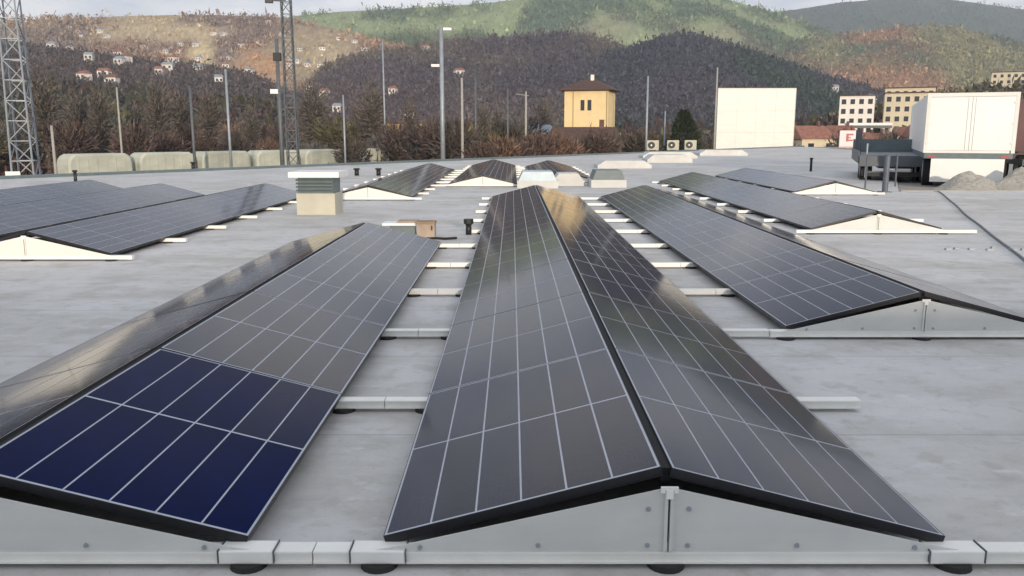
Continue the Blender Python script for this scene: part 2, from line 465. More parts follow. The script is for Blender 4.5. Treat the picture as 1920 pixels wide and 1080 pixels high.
def brush(name, P, size, C, k=5):
    # every crown is a handful of loose leaf- and twig-sized blades
    n = len(P)
    ctr = rng.normal(size=(n, k, 1, 3)) * np.array([.55, .55, .6])
    ctr[..., 2] += .55
    V = ctr + rng.normal(size=(n, k, 3, 3)) * np.array([.38, .38, .62])
    V = V * size[:, None, None, None] + P[:, None, None, :]
    CC = C[:, None, None, :] * (0.55 + 0.9 * rng.random((n, k, 1, 1))) * np.ones((1, 1, 3, 1))
    m = mat(name, (1, 1, 1), 0.95, 0.25, 0.4, spec=0.05, attr='tint')
    o = add_mesh(name, V.reshape(-1, 3), np.arange(n * k * 3).reshape(-1, 3), m, tint=CC.reshape(-1, 3))
    return tag(o, kind='stuff')
def hill_forest():
    n = 290000
    t = rng.uniform(-0.78, 0.78, n)
    y = np.exp(rng.uniform(math.log(270), math.log(3300), n))
    x = t * y
    z, k = terrain(x, y)
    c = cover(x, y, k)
    open_ = (c[:, 1] > 0.27) & (rng.random(n) < 0.86)      # few trees on the pastures
    keep = (~open_) & (k >= 0)
    # leave the slopes that face away out
    keep &= (terrain(x, y * 1.03)[0] > z - 1.0)
    x, y, z, c = x[keep], y[keep], z[keep], c[keep]
    s = (0.6 + 2.3 * rng.random(len(x)) ** 2) * np.clip(y / 700, 0.75, 2.6)
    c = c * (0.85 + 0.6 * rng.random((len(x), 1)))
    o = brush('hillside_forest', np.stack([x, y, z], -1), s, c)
    tag(o, 'mixed bare and evergreen woodland covering the hillsides behind the town')
hill_forest()

# ------------------------------------------------------------------ ground, roof, yard
bm = bmesh.new()
bm.faces.new([bm.verts.new(p) for p in ((-9600, -580, -5.4), (9600, -580, -5.4), (9600, 4080, -5.4), (-9600, 4080, -5.4))])
tag(finish(bm, 'ground', M['ground']), kind='structure')

def slab(name, pts, z0, z1, m):
    bm = bmesh.new()
    a = [bm.verts.new((x, y, z0)) for x, y in pts]; b = [bm.verts.new((x, y, z1)) for x, y in pts]
    bm.faces.new(b); bm.faces.new(a[::-1])
    for i in range(len(pts)):
        j = (i + 1) % len(pts)
        bm.faces.new([a[i], a[j], b[j], b[i]])
    bmesh.ops.recalc_face_normals(bm, faces=bm.faces)
    return tag(finish(bm, name, m), kind='structure')
EA, EB = Vector((-60, -32.5)), Vector((36, 105.5))     # far edge of the roof runs diagonally away to the right
slab('flat_roof', [(-60, -32.5), (60, -32.5), (60, 22.4), (10.3, 22.4), (30.5, 68), (36, 105.5)], -5.2, 0.0, M['roof'])
slab('yard', [(10.34, 22.45), (90, 22.45), (90, 105.5), (36.1, 105.5), (30.6, 68)], -5.2, -0.05, M['yard'])
def edge_strip(a, b, w_, h, name, m):
    a = Vector(a); b = Vector(b); d = (b - a).normalized(); n = Vector((-d.y, d.x)) * w_
    slab(name, [tuple(a), tuple(b), tuple(b + n), tuple(a + n)], -0.3, h, m)
edge_strip(EA + Vector((.02, -.02)), EB, -0.35, 0.10, 'roof_edge', M['teal'])
edge_strip((10.3, 22.38), (59, 22.38), -0.12, 0.03, 'roof_edge', M['concrete'])
# unseen wall added behind the camera, its height set to shade the nearest gables
bm = bmesh.new(); box(bm, -40, 40, -9.6, -9.0, -0.1, 2.62)
tag(finish(bm, 'wall', M['wall']), kind='structure')

# ------------------------------------------------------------------ solar arrays
PW, PL, PITCH = 1.010, 1.653, 1.655          # panel across the slope, along the row, row spacing
TILT = R(14.9)
Z_LOW, Z_RIDGE, HALF = 0.09, 0.35, 0.996
FT = 0.036                                    # frame depth

def frame_mesh():
    bm = bmesh.new()
    r = 0.0025
    box(bm, 0, PW, 0, r, -FT, 0); box(bm, 0, PW, PL - r, PL, -FT, 0)
    box(bm, 0, r, r, PL - r, -FT, 0); box(bm, PW - r, PW, r, PL - r, -FT, 0)
    me = bpy.data.meshes.new('frame'); bm.to_mesh(me); bm.free(); me.materials.append(M['frame']); return me
def sheet_mesh():
    bm = bmesh.new()
    box(bm, 0.0026, PW - 0.0026, 0.0026, PL - 0.0026, -0.008, -0.0012)
    bm.faces.ensure_lookup_table(); bm.faces[0].material_index = 1  # underside blackened to deepen the shade beneath the panels
    me = bpy.data.meshes.new('solar_panel'); bm.to_mesh(me); bm.free(); me.materials.append(M['backsheet']); me.materials.append(M['frame']); return me
def strings():
    m0 = 0.0115; gap = 0.0075; mid = 0.015
    wd = (PW - 2 * m0 - 5 * gap) / 6
    m1 = 0.0165
    ln = (PL - 2 * m1 - mid) / 2
    return [(m0 + i * (wd + gap), m1 + j * (ln + mid)) for j in range(2) for i in range(6)], wd, ln
STR, SW, SL = strings()
def string_mesh():
    bm = bmesh.new(); box(bm, 0, SW, 0, SL, -0.0035, -0.0005)
    me = bpy.data.meshes.new('cell_string'); bm.to_mesh(me); bm.free(); me.materials.append(M['cell']); return me
def cells_mesh():
    bm = bmesh.new()
    for x, y in STR: box(bm, x, x + SW, y, y + SL, -0.0035, -0.0005)
    me = bpy.data.meshes.new('cell_strings'); bm.to_mesh(me); bm.free(); me.materials.append(M['cell']); return me
BLUE_ME = None
FRAME_ME, SHEET_ME, STRING_ME, CELLS_ME = frame_mesh(), sheet_mesh(), string_mesh(), cells_mesh()

def end_plate(side, m):
    # folded sheet closing the gable: straight foot, slanting top just under the panel frames
    bm = bmesh.new()
    x0, x1 = 0.004, HALF - 0.03
    zt, zl = Z_RIDGE - 0.052, Z_LOW - 0.035
    pts = [(x0, 0.062), (x1 + 0.05, 0.062), (x1 + 0.05, 0.068), (x1, zl + 0.020), (x0, zt)]
    pts = [(side * x, z) for x, z in pts]
    if side < 0: pts = pts[::-1]
    prism(bm, pts, 0.0, 0.003)
    box(bm, min(side * x0, side * (x0 + .012)), max(side * x0, side * (x0 + .012)), -0.012, 0.0, 0.066, zt - 0.004)   # folded upright seam
    lx = sorted((side * (x0 + .014), side * (x1 + 0.058)))
    box(bm, lx[0], lx[1], -0.008, 0.0, 0.0621, 0.0655)         # foot fold
    return bm

RAIL0, RAIL1 = 0.020, 0.064
PAD_ME = None
def pad_mesh():
    bm = bmesh.new()
    tube(bm, (0, 0, 0.0), (0, 0, 0.0196), 0.066, 0.062, 18)
    me = bpy.data.meshes.new('rubber_pad'); bm.to_mesh(me); bm.free(); me.materials.append(M['rubber']); return me
PAD_ME = pad_mesh()
def rail_mesh(xa, xb):
    bm = bmesh.new()
    box(bm, xa, xb, -0.035, 0.035, RAIL0, RAIL1)
    box(bm, xa, xb, -0.041, -0.035, RAIL0 + 0.0005, RAIL0 + 0.008)
    box(bm, xa, xb, -0.039, -0.035, RAIL1 - 0.009, RAIL1 - 0.001)
    me = bpy.data.meshes.new('base_rail'); bm.to_mesh(me); bm.free(); me.materials.append(M['rail']); return me
def clip_mesh():
    bm = bmesh.new()
    box(bm, -0.095, 0.095, -0.0445, 0.040, RAIL0 + 0.003, RAIL1 + 0.004)
    bmesh.ops.bevel(bm, geom=bm.edges[:], offset=0.003, segments=1, affect='EDGES')
    box(bm, -0.0985, -0.0952, -0.0465, 0.038, RAIL0 + 0.004, RAIL1 + 0.008, 1)
    box(bm, 0.0952, 0.0985, -0.0465, 0.038, RAIL0 + 0.004, RAIL1 + 0.008, 1)
    me = bpy.data.meshes.new('rail_connector'); bm.to_mesh(me); bm.free(); me.materials.append(M['rail']); me.materials.append(M['darksteel']); return me
CLIP_ME = clip_mesh()
def bolt_mesh():
    bm = bmesh.new(); tube(bm, (0, 0, 0), (0, -.006, 0), .009, .008, 6)
    me = bpy.data.meshes.new('bolt'); bm.to_mesh(me); bm.free(); me.materials.append(M['steel']); return me
BOLT_ME = bolt_mesh()
def rclip_mesh():
    bm = bmesh.new(); box(bm, -.03, .03, -.008, 0, 0, .022); box(bm, -.012, .012, -.012, -.008, -.02, .012)
    me = bpy.data.meshes.new('ridge_clip'); bm.to_mesh(me); bm.free(); me.materials.append(M['rail']); return me
RCLIP_ME = rclip_mesh()
def ridge_mesh(L):
    bm = bmesh.new(); box(bm, -0.017, 0.017, 0.02, L - 0.02, Z_RIDGE - 0.06, Z_RIDGE - 0.012)
    return bm

def part(name, me, parent, loc=(0, 0, 0), mtx=None):
    o = bpy.data.objects.new(name, me)
    link(o, parent)
    if mtx is not None: o.matrix_local = mtx
    else: o.location = loc
    return o

def solar_array(label, xr, y0, n, detail=True, xa=-1.23, xb=1.23, plate='shade_grey', sides=(-1, 1), nE=None, zoff=0.0):
    root = thing('solar_array', label, 'solar array', (xr, y0, zoff), 0, 'rows of solar panels on the flat roof')
    # reference panel with its sub-parts, then copies
    proto = None
    ct, st = math.cos(TILT), math.sin(TILT)
    for s in sides:
        for i in range(n if s < 0 or nE is None else nE):
            dt = random.uniform(-0.003, 0.003); dr = random.uniform(-0.0007, 0.0007)
            xl = HALF - 0.0
            y = i * PITCH
            if s < 0:
                rot = Matrix(((ct, 0, -st), (0, 1, 0), (st, 0, ct)))
                loc = Vector((-HALF, y, Z_LOW))
            else:
                rot = Matrix(((-ct, 0, st), (0, -1, 0), (st, 0, ct)))
                loc = Vector((HALF, y + PL, Z_LOW))
            rot = rot @ Matrix.Rotation(dt, 3, 'Y') @ Matrix.Rotation(dr, 3, 'X')
            mtx = Matrix.Translation(loc) @ rot.to_4x4()
            if proto is None:
                p = proto = part('solar_panel', SHEET_ME, root)
                part('frame', FRAME_ME, p)
                if detail:
                    for x_, y_ in STR: part('cell_string', STRING_ME, p, (x_, y_, 0))
                else:
                    part('cell_sheet', CELLS_ME, p)
            else:
                p = copy_tree(proto, root)
            p.matrix_local = mtx
    finish(end_plate(-1, 0), 'end_plate', M[plate], root).location = (0, -0.058, 0)
    finish(end_plate(1, 0), 'end_plate', M[plate], root).location = (0, -0.058, 0)
    for sx in (-1, 1):
        pl = [c for c in root.children if c.name.startswith('end_plate')][0 if sx < 0 else 1]
        if y0 < 8:
            for bx_, bz in ((.07, .085), (.07, .22), (.45, .085), (.86, .078)):
                part('bolt', BOLT_ME, pl, (sx * bx_, -.001, bz))
    if y0 < 13: part('ridge_clip', RCLIP_ME, root, (0, -0.062, 0.282))
    finish(ridge_mesh(n * PITCH), 'ridge_rail', M['dark'], root)
    rme = rail_mesh(xa, xb)
    for k in range(n + 1):
        y = k * PITCH - 0.008 - (0.02 if k == 0 else 0)
        part('base_rail', rme, root, (0, y, 0))
        for x in (-HALF - 0.01, 0.0, HALF + 0.01):
            part('rubber_pad', PAD_ME, root, (x, y - 0.01, 0))
        if y0 < 3 and k == 0:
            for x in (-HALF - 0.01, HALF + 0.01):
                if xa < x - .1 and x + .1 < xb: part('rail_connector', CLIP_ME, root, (x, y, 0))
    return root

BLUE_ME = STRING_ME.copy(); BLUE_ME.materials[0] = M['bluecell']
M['bluegrey'] = mat('blue_grey_solar_cell', (0.003, 0.008, 0.044), 0.12, 0.25, 3, spec=0.04, bump=0.02, bscale=6)
BLUE_GREY_ME = STRING_ME.copy(); BLUE_GREY_ME.materials[0] = M['bluegrey']
solar_array('solar array in the middle foreground, longest double row with its ridge pointing at the camera', 0.54, 2.76, 10, xa=-1.231, xb=1.36)
al = solar_array('solar array at lower left, short double row whose nearest panel is deep blue', -1.93, 2.76, 5, xa=-1.02, xb=1.234)
bp_ = min((c for c in al.children if c.name.startswith('solar_panel') and c.location.x > 0), key=lambda c: c.location.y)
bp_['label'] = 'deep blue solar panel'
for c in bp_.children:
    if c.name.startswith('cell_string'): c.data = BLUE_GREY_ME if c.location.x < .3 and c.location.y < .5 else BLUE_ME
solar_array('solar array right of the long middle row, starting two panels further back', 3.03, 6.07, 8, xa=-1.125, xb=1.03)
solar_array('solar array on the right whose low pale gable stands before the dark flatbed trailer', 5.54, 12.69, 8, xa=-1.23, xb=1.5)
solar_array('solar array at far left with a bright white gable left of the square roof vent', -5.81, 9.97, 6, plate='white_sheet', xa=-1.23, xb=1.27)
solar_array('solar array behind the ridge of the white gabled row at far left', -8.27, 9.97, 6, False, plate='white_sheet')
solar_array('solar array outermost at the far left edge, farther from the square vent than its neighbours', -10.76, 11.6, 6, False, plate='white_sheet')
solar_array('solar array just right of the square roof vent with a white gable facing the camera', -3.3, 19.3, 9, False, plate='white_sheet')
solar_array('solar array with white gable directly left of the pale blue skylight dome', -0.84, 24.3, 9, False, plate='white_sheet')
solar_array('solar array behind the pale blue skylight, farthest of the middle rows', 1.62, 26.3, 7, False, plate='white_sheet')
solar_array('solar array next to the dark flatbed with a small white gable', 8.04, 20.96, 5, False, plate='white_sheet')

# ------------------------------------------------------------------ things on the roof
# square ventilator
v = thing('roof_vent', 'square roof ventilator with pale base, dark louvres and flat white cap', 'roof vent', (-3.68, 16.1, 0))
boxpart('base', M['cream'], v, -0.36, 0.36, -0.36, 0.36, 0.0, 0.40, bevel=.01)
bm = bmesh.new(); box(bm, -0.33, 0.33, -0.33, 0.33, 0.40, 0.70)
finish(bm, 'louvre_box', M['teal'], v)
for k in range(4):
    bm = bmesh.new(); prism(bm, [(-0.36, 0), (0.36, 0), (0.36, 0.012), (-0.36, 0.012)], 0, 0.05)
    o = finish(bm, 'louvre', M['teal'], v); o.location = (0, -0.378, 0.44 + k * 0.065); o.rotation_euler.x = R(25)
boxpart('cap', M['white'], v, -0.47, 0.47, -0.47, 0.47, 0.70, 0.80, bevel=.012)
# little things
p = thing('pipe_outlet', 'black flared pipe outlet left of the long middle row', 'pipe', (-0.655, 12.6, 0))
bm = bmesh.new(); tube(bm, (0, 0, 0), (0, 0, .15), .045, .045, 14); finish(bm, 'pipe', M['black'], p, True)
bm = bmesh.new(); tube(bm, (0, 0, .15), (0, 0, .17), .05, .075, 14); tube(bm, (0, 0, .17), (0, 0, .235), .075, .075, 14); finish(bm, 'collar', M['black'], p)
b = thing('board_stack', 'white boards lying on grey blocks behind the blue left array', 'boards', (-1.63, 12.7, 0))
boxpart('block', M['teal'], b, -.22, .16, -.1, .1, 0, .14)
boxpart('board', M['white'], b, -.32, .22, -.16, .16, .14, .175)
boxpart('board', M['palebox'], b, -.1, .2, -.12, .2, .1755, .2)
c = thing('tool_box', 'small brown crate with a lid beside the white boards', 'crate', (-1.27, 12.4, 0))
boxpart('crate_body', M['palebox'], c, -.13, .13, -.12, .12, 0.0, .19, bevel=.006)
boxpart('lid', M['wood'], c, -.14, .14, -.13, .13, .19, .225, bevel=.005)
boxpart('handle', M['black'], c, .08, .10, -.14, -.131, .10, .17)
bm = bmesh.new()
pts = [(-1.28, 11.9), (-1.1, 12.0), (-.95, 11.93), (-.8, 12.02)]
for a, q in zip(pts, pts[1:]): tube(bm, (*a, .02), (*q, .02), .018, n=6)
tag(finish(bm, 'cable', M['black']), 'short black cable on the roof between crate and pipe outlet', 'cable')
# long dark cable / joint crossing the roof on the right
bm = bmesh.new()
pa, pb = Vector((11.25, 22.2)), Vector((5.55, 8.6)); prev = None
for i in range(25):
    u = i / 24; q = pa.lerp(pb, u) + Vector((0.02 * math.sin(9 * u) + 0.01 * math.sin(23 * u), 0))
    q = (q.x, q.y, 0.016)
    if prev: tube(bm, prev, q, 0.016, n=6, cap=False)
    prev = q
tag(finish(bm, 'cable', M['darksteel']), 'long grey cable running across the bare roof at right', 'cable')
bm = bmesh.new()
for i in range(9):
    x = 5.7 + i * .16 + random.uniform(-.04, .04)
    y_ = 10.9 + random.uniform(-.12, .12); box(bm, x, x + random.uniform(.03, .09), y_, y_ + .05, 0.001, .025)
tag(finish(bm, 'offcuts', M['steel']), 'scattered grey offcuts on the roof before the low right gable', 'debris', kind='stuff')

def skylight(label, x, y, w_, d, h, m='paleblue', top=.2):
    s = thing('skylight', label, 'skylight', (x, y, 0), 0, 'roof skylights')
    boxpart('kerb', M['skylight'], s, -w_ / 2, w_ / 2, 0, d, 0, h * .45, bevel=.01)
    bm = bmesh.new()
    prism(bm, [(-w_ / 2 + .04, h * .45), (w_ / 2 - .04, h * .45), (w_ / 2 - .04 - top, h), (-w_ / 2 + .04 + top, h)], .04, d - .04)
    finish(bm, 'dome', M[m], s, bevel=.02)
    return s
skylight('pale blue skylight dome at the far end of the long middle row', 0.72, 23.6, 1.15, 1.3, .46, 'paleblue', .12)
skylight('low white skylight right of the pale blue dome', 1.66, 24.7, .95, 1.1, .36, 'skylight', .15)
skylight('grey skylight standing right of the white one', 2.75, 23.9, 1.0, 1.2, .48, 'teal', .1)
skylight('long white skylight behind the grey one', 5.0, 37.5, 2.4, 1.6, .34, 'skylight', .3)
skylight('second white skylight from the left among the far ones', 8.4, 45.0, 2.4, 1.8, .42, 'skylight', .3)
skylight('broad white skylight before the condenser units', 9.9, 53.0, 3.4, 1.8, .4, 'skylight', .4)
skylight('low white skylight on the roof left of the white billboard', 15.0, 60.0, 3.4, 2.0, .4, 'skylight', .4)

def condenser(label, x, y):
    c = thing('condenser_unit', label, 'air conditioner', (x, y, 0), R(-8), 'condenser units on the far roof edge')
    boxpart('casing', M['cream'], c, -.62, .62, 0, .6, .12, 1.2, bevel=.02)
    for sx in (-.45, .45): boxpart('foot', M['teal'], c, sx - .08, sx + .08, 0, .6, 0, .12)
    bm = bmesh.new(); tube(bm, (-.15, -.012, .66), (-.15, .0, .66), .38, .38, 20); f = finish(bm, 'fan_grille', M['black'], c)
    c.scale = (.85, .85, .8)
    bm = bmesh.new(); tube(bm, (-.15, -.03, .66), (-.15, -.012, .66), .09, .09, 10); finish(bm, 'hub', M['white'], f)
condenser('white condenser unit nearest the yellow house', 12.6, 76.0)
condenser('white condenser unit in the middle of the three', 14.6, 77.0)
condenser('white condenser unit nearest the dark conifer', 16.4, 78.0)

def vent_pipe(label, x, y, h, r):
    v = thing('vent_pipe', label, 'pipe', (x, y, 0), 0, 'small pipes standing on the roof')
    bm = bmesh.new(); tube(bm, (0, 0, 0), (0, 0, h), r, r, 10); finish(bm, 'pipe', M['black'], v, True)
    bm = bmesh.new(); tube(bm, (0, 0, h), (0, 0, h + .05), r * 1.7, r * 1.3, 10); finish(bm, 'cap', M['black'], v, True)
vent_pipe('short black vent pipe on the left roof left of the square vent', -13.2, 35.0, .32, .07)
vent_pipe('thin black vent pipe before the far left roof edge', -13.2, 25.5, .38, .05)
vent_pipe('small black vent pipe right of the square vent', -5.7, 31.0, .22, .08)
vent_pipe('small black vent pipe beyond the white gable, right one of a pair', -4.9, 31.0, .22, .08)
vent_pipe('thin pipe on the roof before the white billboard', 12.2, 34.5, .5, .05)

# ------------------------------------------------------------------ vehicles in the yard
def wheel(parent, x, y, r, wd):
    bm = bmesh.new(); tube(bm, (x - wd / 2, y, r), (x + wd / 2, y, r), r, r, 24)
    wo = finish(bm, 'wheel', M['tyre'], parent, bevel=.02)
    bm = bmesh.new(); tube(bm, (x - wd / 2 - .006, y, r), (x + wd / 2 + .006, y, r), r * .55, r * .5, 16)
    finish(bm, 'rim', M['steel'], wo)
tr_scale = .95
tr = thing('box_trailer', 'white box trailer seen from behind on the yard beyond the roof', 'trailer', (13.28, 24.7, -.05), R(-23.0))
tr.scale = (tr_scale, 1, 1)
boxpart('cargo_box', M['white'], tr, -1.22, 1.22, 0.03, 12.0, 1.0, 2.70, bevel=.02)
for sx in (-1, 1):
    a, b_ = sorted((sx * .006, sx * 1.14))
    d = boxpart('rear_door', M['white'], tr, a, b_, -.012, .03, 1.08, 2.60, bevel=.006)
    bm = bmesh.new(); tube(bm, (sx * .10, -.022, 1.1), (sx * .10, -.022, 2.58), .010, n=8); finish(bm, 'lock_rod', M['white'], d)
    for zz_ in (1.25, 1.8, 2.4): boxpart('hinge', M['white_sheet'], d, min(sx * 1.10, sx * 1.20), max(sx * 1.10, sx * 1.20), -.03, -.013, zz_, zz_ + .06)
bm = bmesh.new()
box(bm, -1.24, -1.14, -.02, .028, 1.0, 2.72); box(bm, 1.14, 1.24, -.02, .028, 1.0, 2.72); box(bm, -1.139, 1.139, -.02, .028, 2.61, 2.72)
finish(bm, 'rear_frame', M['white_sheet'], tr)
boxpart('chassis', M['teal'], tr, -1.2, 1.2, -.03, 11.5, .84, .995)
boxpart('tail_panel', M['white'], tr, -1.0, 1.0, -.05, .0, .16, .835, bevel=.01)
for sx in (-1.0, 1.0):
    for y in (1.1, 2.4, 3.7): wheel(tr, sx, y, .48, .32)
    boxpart('tail_light', M['redsign'], tr, sx - .12, sx + .12, -.045, -.031, .86, .93)
boxpart('side_guard', M['steel'], tr, -1.2, -1.17, 4.6, 9.5, .35, .8)
boxpart('landing_leg', M['darksteel'], tr, -.9, -.75, 9.6, 9.8, 0, .84)
boxpart('landing_leg', M['darksteel'], tr, .75, .9, 9.6, 9.8, 0, .84)

fb = thing('flatbed_trailer', 'dark blue grey flatbed trailer left of the white box trailer', 'trailer', (12.35, 27.2, -.05), R(-20))
boxpart('deck', M['navy'], fb, -1.1, 1.1, 0, 7, .72, .86)
boxpart('rear_beam', M['darksteel'], fb, -1.1, 1.1, -.06, -.003, .52, .84)
boxpart('side_board', M['darksteel'], fb, -1.13, -1.102, .1, 6.8, .6, 1.0)
boxpart('side_board', M['darksteel'], fb, 1.102, 1.13, .1, 6.8, .6, 1.0)
boxpart('headboard', M['teal'], fb, -1.1, 1.1, 6.9, 7.0, .86, 1.35)
boxpart('chassis', M['black'], fb, -.5, .5, .1, 6.9, .45, .717)
boxpart('bumper', M['black'], fb, -1.0, 1.0, .1, .2, .2, .34)
for sx in (-.85, .85):
    for y in (.95, 2.1): wheel(fb, sx, y, .42, .36)
    bm = bmesh.new(); tube(bm, (sx * 1.05, .02, .15), (sx * 1.05, .02, 1.25), .03, n=8); finish(bm, 'stake', M['steel'], fb)
for y in (1.6, 3.4, 5.2):
    bm = bmesh.new(); tube(bm, (-1.05, y, .86), (-1.05, y, 1.7), .035, n=8); finish(bm, 'stake', M['darksteel'], fb)
ta = thing('tractor_unit', 'dark truck at the right edge standing past the white box trailer', 'truck', (16.05, 24.9, -.05), R(-20))
boxpart('chassis', M['darksteel'], ta, -.9, 1.2, 0, 5, .62, .80)
boxpart('mudguard', M['black'], ta, -1.0, -.42, .25, 1.5, .98, 1.03)
boxpart('cab', M['mauvewall'], ta, -1.1, 1.2, 5.05, 7, .75, 2.75, bevel=.08)
for sx in (-.72, .9):
    for y in (.85, 4.2): wheel(ta, sx, y, .46, .34)
boxpart('tail_light', M['redsign'], ta, -.85, -.6, -.02, -.003, .66, .76)
po = thing('bollard_post', 'dark blue steel post before the flatbed trailer', 'post', (9.75, 22.0, 0))
bm = bmesh.new(); tube(bm, (0, 0, .02), (0, 0, .95), .075, n=12); finish(bm, 'post', M['navy'], po)
boxpart('foot_plate', M['darksteel'], po, -.14, .14, -.14, .14, 0, .02)
bm = bmesh.new(); tube(bm, (0, 0, .95), (0, 0, .99), .09, .05, n=12); finish(bm, 'cap', M['navy'], po)
bm = bmesh.new()
for x_ in (0, 1.5):
    tube(bm, (x_, 0, 0), (x_, 0, 1.0), .025, n=8)
for z_ in (.5, .98): tube(bm, (0, 0, z_), (1.5, 0, z_), .02, n=8)
rl = finish(bm, 'guard_rail', M['darksteel']); rl.location = (9.9, 23.6, -.05); rl.rotation_euler.z = R(35)
tag(rl, 'thin dark guard rail between post and flatbed trailer', 'railing')

def mound(label, x, y, r, h, sd):
    bm = bmesh.new()
    bmesh.ops.create_icosphere(bm, subdivisions=4, radius=1)
    for vtx in bm.verts:
        c = vtx.co
        rr = min(1, math.hypot(c.x, c.y))
        n_ = mnoise.noise(Vector((c.x * 2.2 + sd, c.y * 2.2, 0))) * .35 + mnoise.noise(Vector((c.x * 7 + sd, c.y * 7, 3))) * .12
        z_ = h * max(0, (1 - rr) ** 1.1 * (1 + n_)) if c.z > -.05 else -0.02
        vtx.co = Vector((c.x * r * (1 + .2 * n_), c.y * r * .8, z_))
    o = finish(bm, 'gravel_pile', M['gravel'], smooth=False)
    o.location = (x, y, -.05)
    return tag(o, label, 'gravel pile', 'gravel piles behind the box trailer')
mound('gravel pile under the left half of the white trailer tail', 12.85, 23.6, 1.0, .62, 1.3)
mound('gravel pile under the right half of the white trailer tail', 14.1, 23.4, 1.1, .64, 5.1)

# ------------------------------------------------------------------ poles and masts beyond the roof
def lattice(name, label, x, y, z0, z1, w0, w1, m, rl, seg, rz=0.0):
    t = thing(name, label, 'pylon', (x, y, z0), rz)
    H = z1 - z0
    def cn(i, u):
        wv = (w0 + (w1 - w0) * u) / 2
        return Vector((wv * (1 if i in (1, 2) else -1), wv * (1 if i in (2, 3) else -1), H * u))
    for i in range(4):
        bm = bmesh.new(); tube(bm, cn(i, 0), cn(i, 1), rl, rl * .8, 6); finish(bm, 'leg', m, t)
    for f in range(4):
        bm = bmesh.new()
        i, j = f, (f + 1) % 4
        for k in range(seg):
            a, b_ = (i, j) if k % 2 == 0 else (j, i)
            tube(bm, cn(a, k / seg), cn(b_, (k + 1) / seg), rl * .55, n=4)
            tube(bm, cn(i, (k + 1) / seg), cn(j, (k + 1) / seg), rl * .45, n=4)
        finish(bm, 'lattice_bracing', m, t)
    return t
ly = lattice('lattice_pylon', 'tall pale steel lattice pylon at the far left edge', -25.6, 44.5, GZ, 15.5, 1.15, .62, M['steel'], .055, 20, R(12))
boxpart('sign_plate', M['white'], ly, -.75, -.05, -.75, -.7, 4.1, 4.6)
lm = lattice('lattice_mast', 'slim lattice mast with side arms standing left of centre', -13.3, 51.5, GZ, 12.5, .66, .50, M['darksteel'], .05, 26, R(5))
for z_, l_ in ((9.0, -.9), (14.2, -.95)):
    bm = bmesh.new(); tube(bm, (0, 0, z_), (l_, 0, z_ + .05), .05, n=6); a = finish(bm, 'side_arm', M['darksteel'], lm)
    boxpart('lamp_head' if z_ > 12 else 'insulator', M['black'] if z_ > 12 else M['white'], a, l_ - .25, l_ + .2, -.12, .12, z_ - .12, z_ + .14)

def pole(label, x, y, top, r, m, arm=None, lamp=None, grp=None, cat='pole'):
    t = thing('utility_pole', label, cat, (x, y, GZ), 0, grp)
    bm = bmesh.new(); tube(bm, (0, 0, 0), (0, 0, top - GZ), r * 1.2, r * .85, 10); finish(bm, 'shaft', m, t, True)
    if arm:
        bm = bmesh.new(); tube(bm, (-arm * .3, 0, top - GZ - .5), (arm, 0, top - GZ - .3), r * .35, n=6); finish(bm, 'cross_arm', m, t)
    if lamp:
        for z_, sx in lamp:
            boxpart('lamp_head', M['white'], t, min(sx * r, sx * (r + .75)), max(sx * r, sx * (r + .75)), -.15, .15, z_ - GZ - .12, z_ - GZ + .12)
    return t
def X(px, y): return (px - 960) * y / 1596
G = 'poles along the railway behind the roof'
pole('dark post with box insulators just left of the lattice mast', X(527, 66), 66, 8.6, .16, M['darksteel'], None, None, G)
boxpart('insulator', M['black'], bpy.data.objects[-1] if False else [o for o in COL.objects if o.name.startswith('utility_pole')][-1], -.28, .28, -.2, .2, 12.0, 12.6)
pole('thick grey lamp mast with white lamp heads left of the yellow house', X(830, 80), 80, 11.2, .2, M['steel'], None, [(7.75, -1), (11.0, 1)], G, 'lamp mast')
pole('pale slim pole right of the thick lamp mast', X(867, 95), 95, 7.6, .15, M['concrete'], None, None, G)
pole('slim pole with a left arm between lamp mast and yellow house', X(986, 100), 100, 6.4, .13, M['concrete'], -1.2, None, G)
pole('thin grey pole at left, tallest between the two lattice masts', X(430, 92), 92, 8.3, .14, M['steel'], None, None, G)
pole('thin grey pole halfway between lattice pylon and lattice mast', X(362, 96), 96, 6.7, .15, M['darksteel'], None, None, G)
pole('pale pole nearest to the lattice pylon on its right', X(98, 70), 70, 2.2, .12, M['concrete'], None, None, G)
pole('thin pale pole above the second wagon', X(226, 95), 95, 6.6, .11, M['concrete'], None, None, G)
pole('thin pole directly right of the lattice mast', X(646, 98), 98, 5.9, .11, M['steel'], None, None, G)
pole('faint grey pole midway between lattice mast and thick lamp mast', X(722, 130), 130, 15.5, .13, M['steel'], None, None, G)
pole('faint pole right of the pale slim pole', X(892, 120), 120, 9.4, .14, M['darksteel'], None, None, G)
pole('short thin pole left of the yellow house', X(952, 110), 110, 7.2, .12, M['darksteel'], None, None, G)
pole('grey pole right of the yellow house', X(1212, 110), 110, 8.8, .14, M['steel'], None, None, G)
pole('short pole left of the dark conifer', X(1246, 105), 105, 4.3, .10, M['steel'], None, None, G)
pole('thin white tipped pole at the left edge of the white billboard', X(1340, 100), 100, 9.1, .10, M['concrete'], None, None, G)

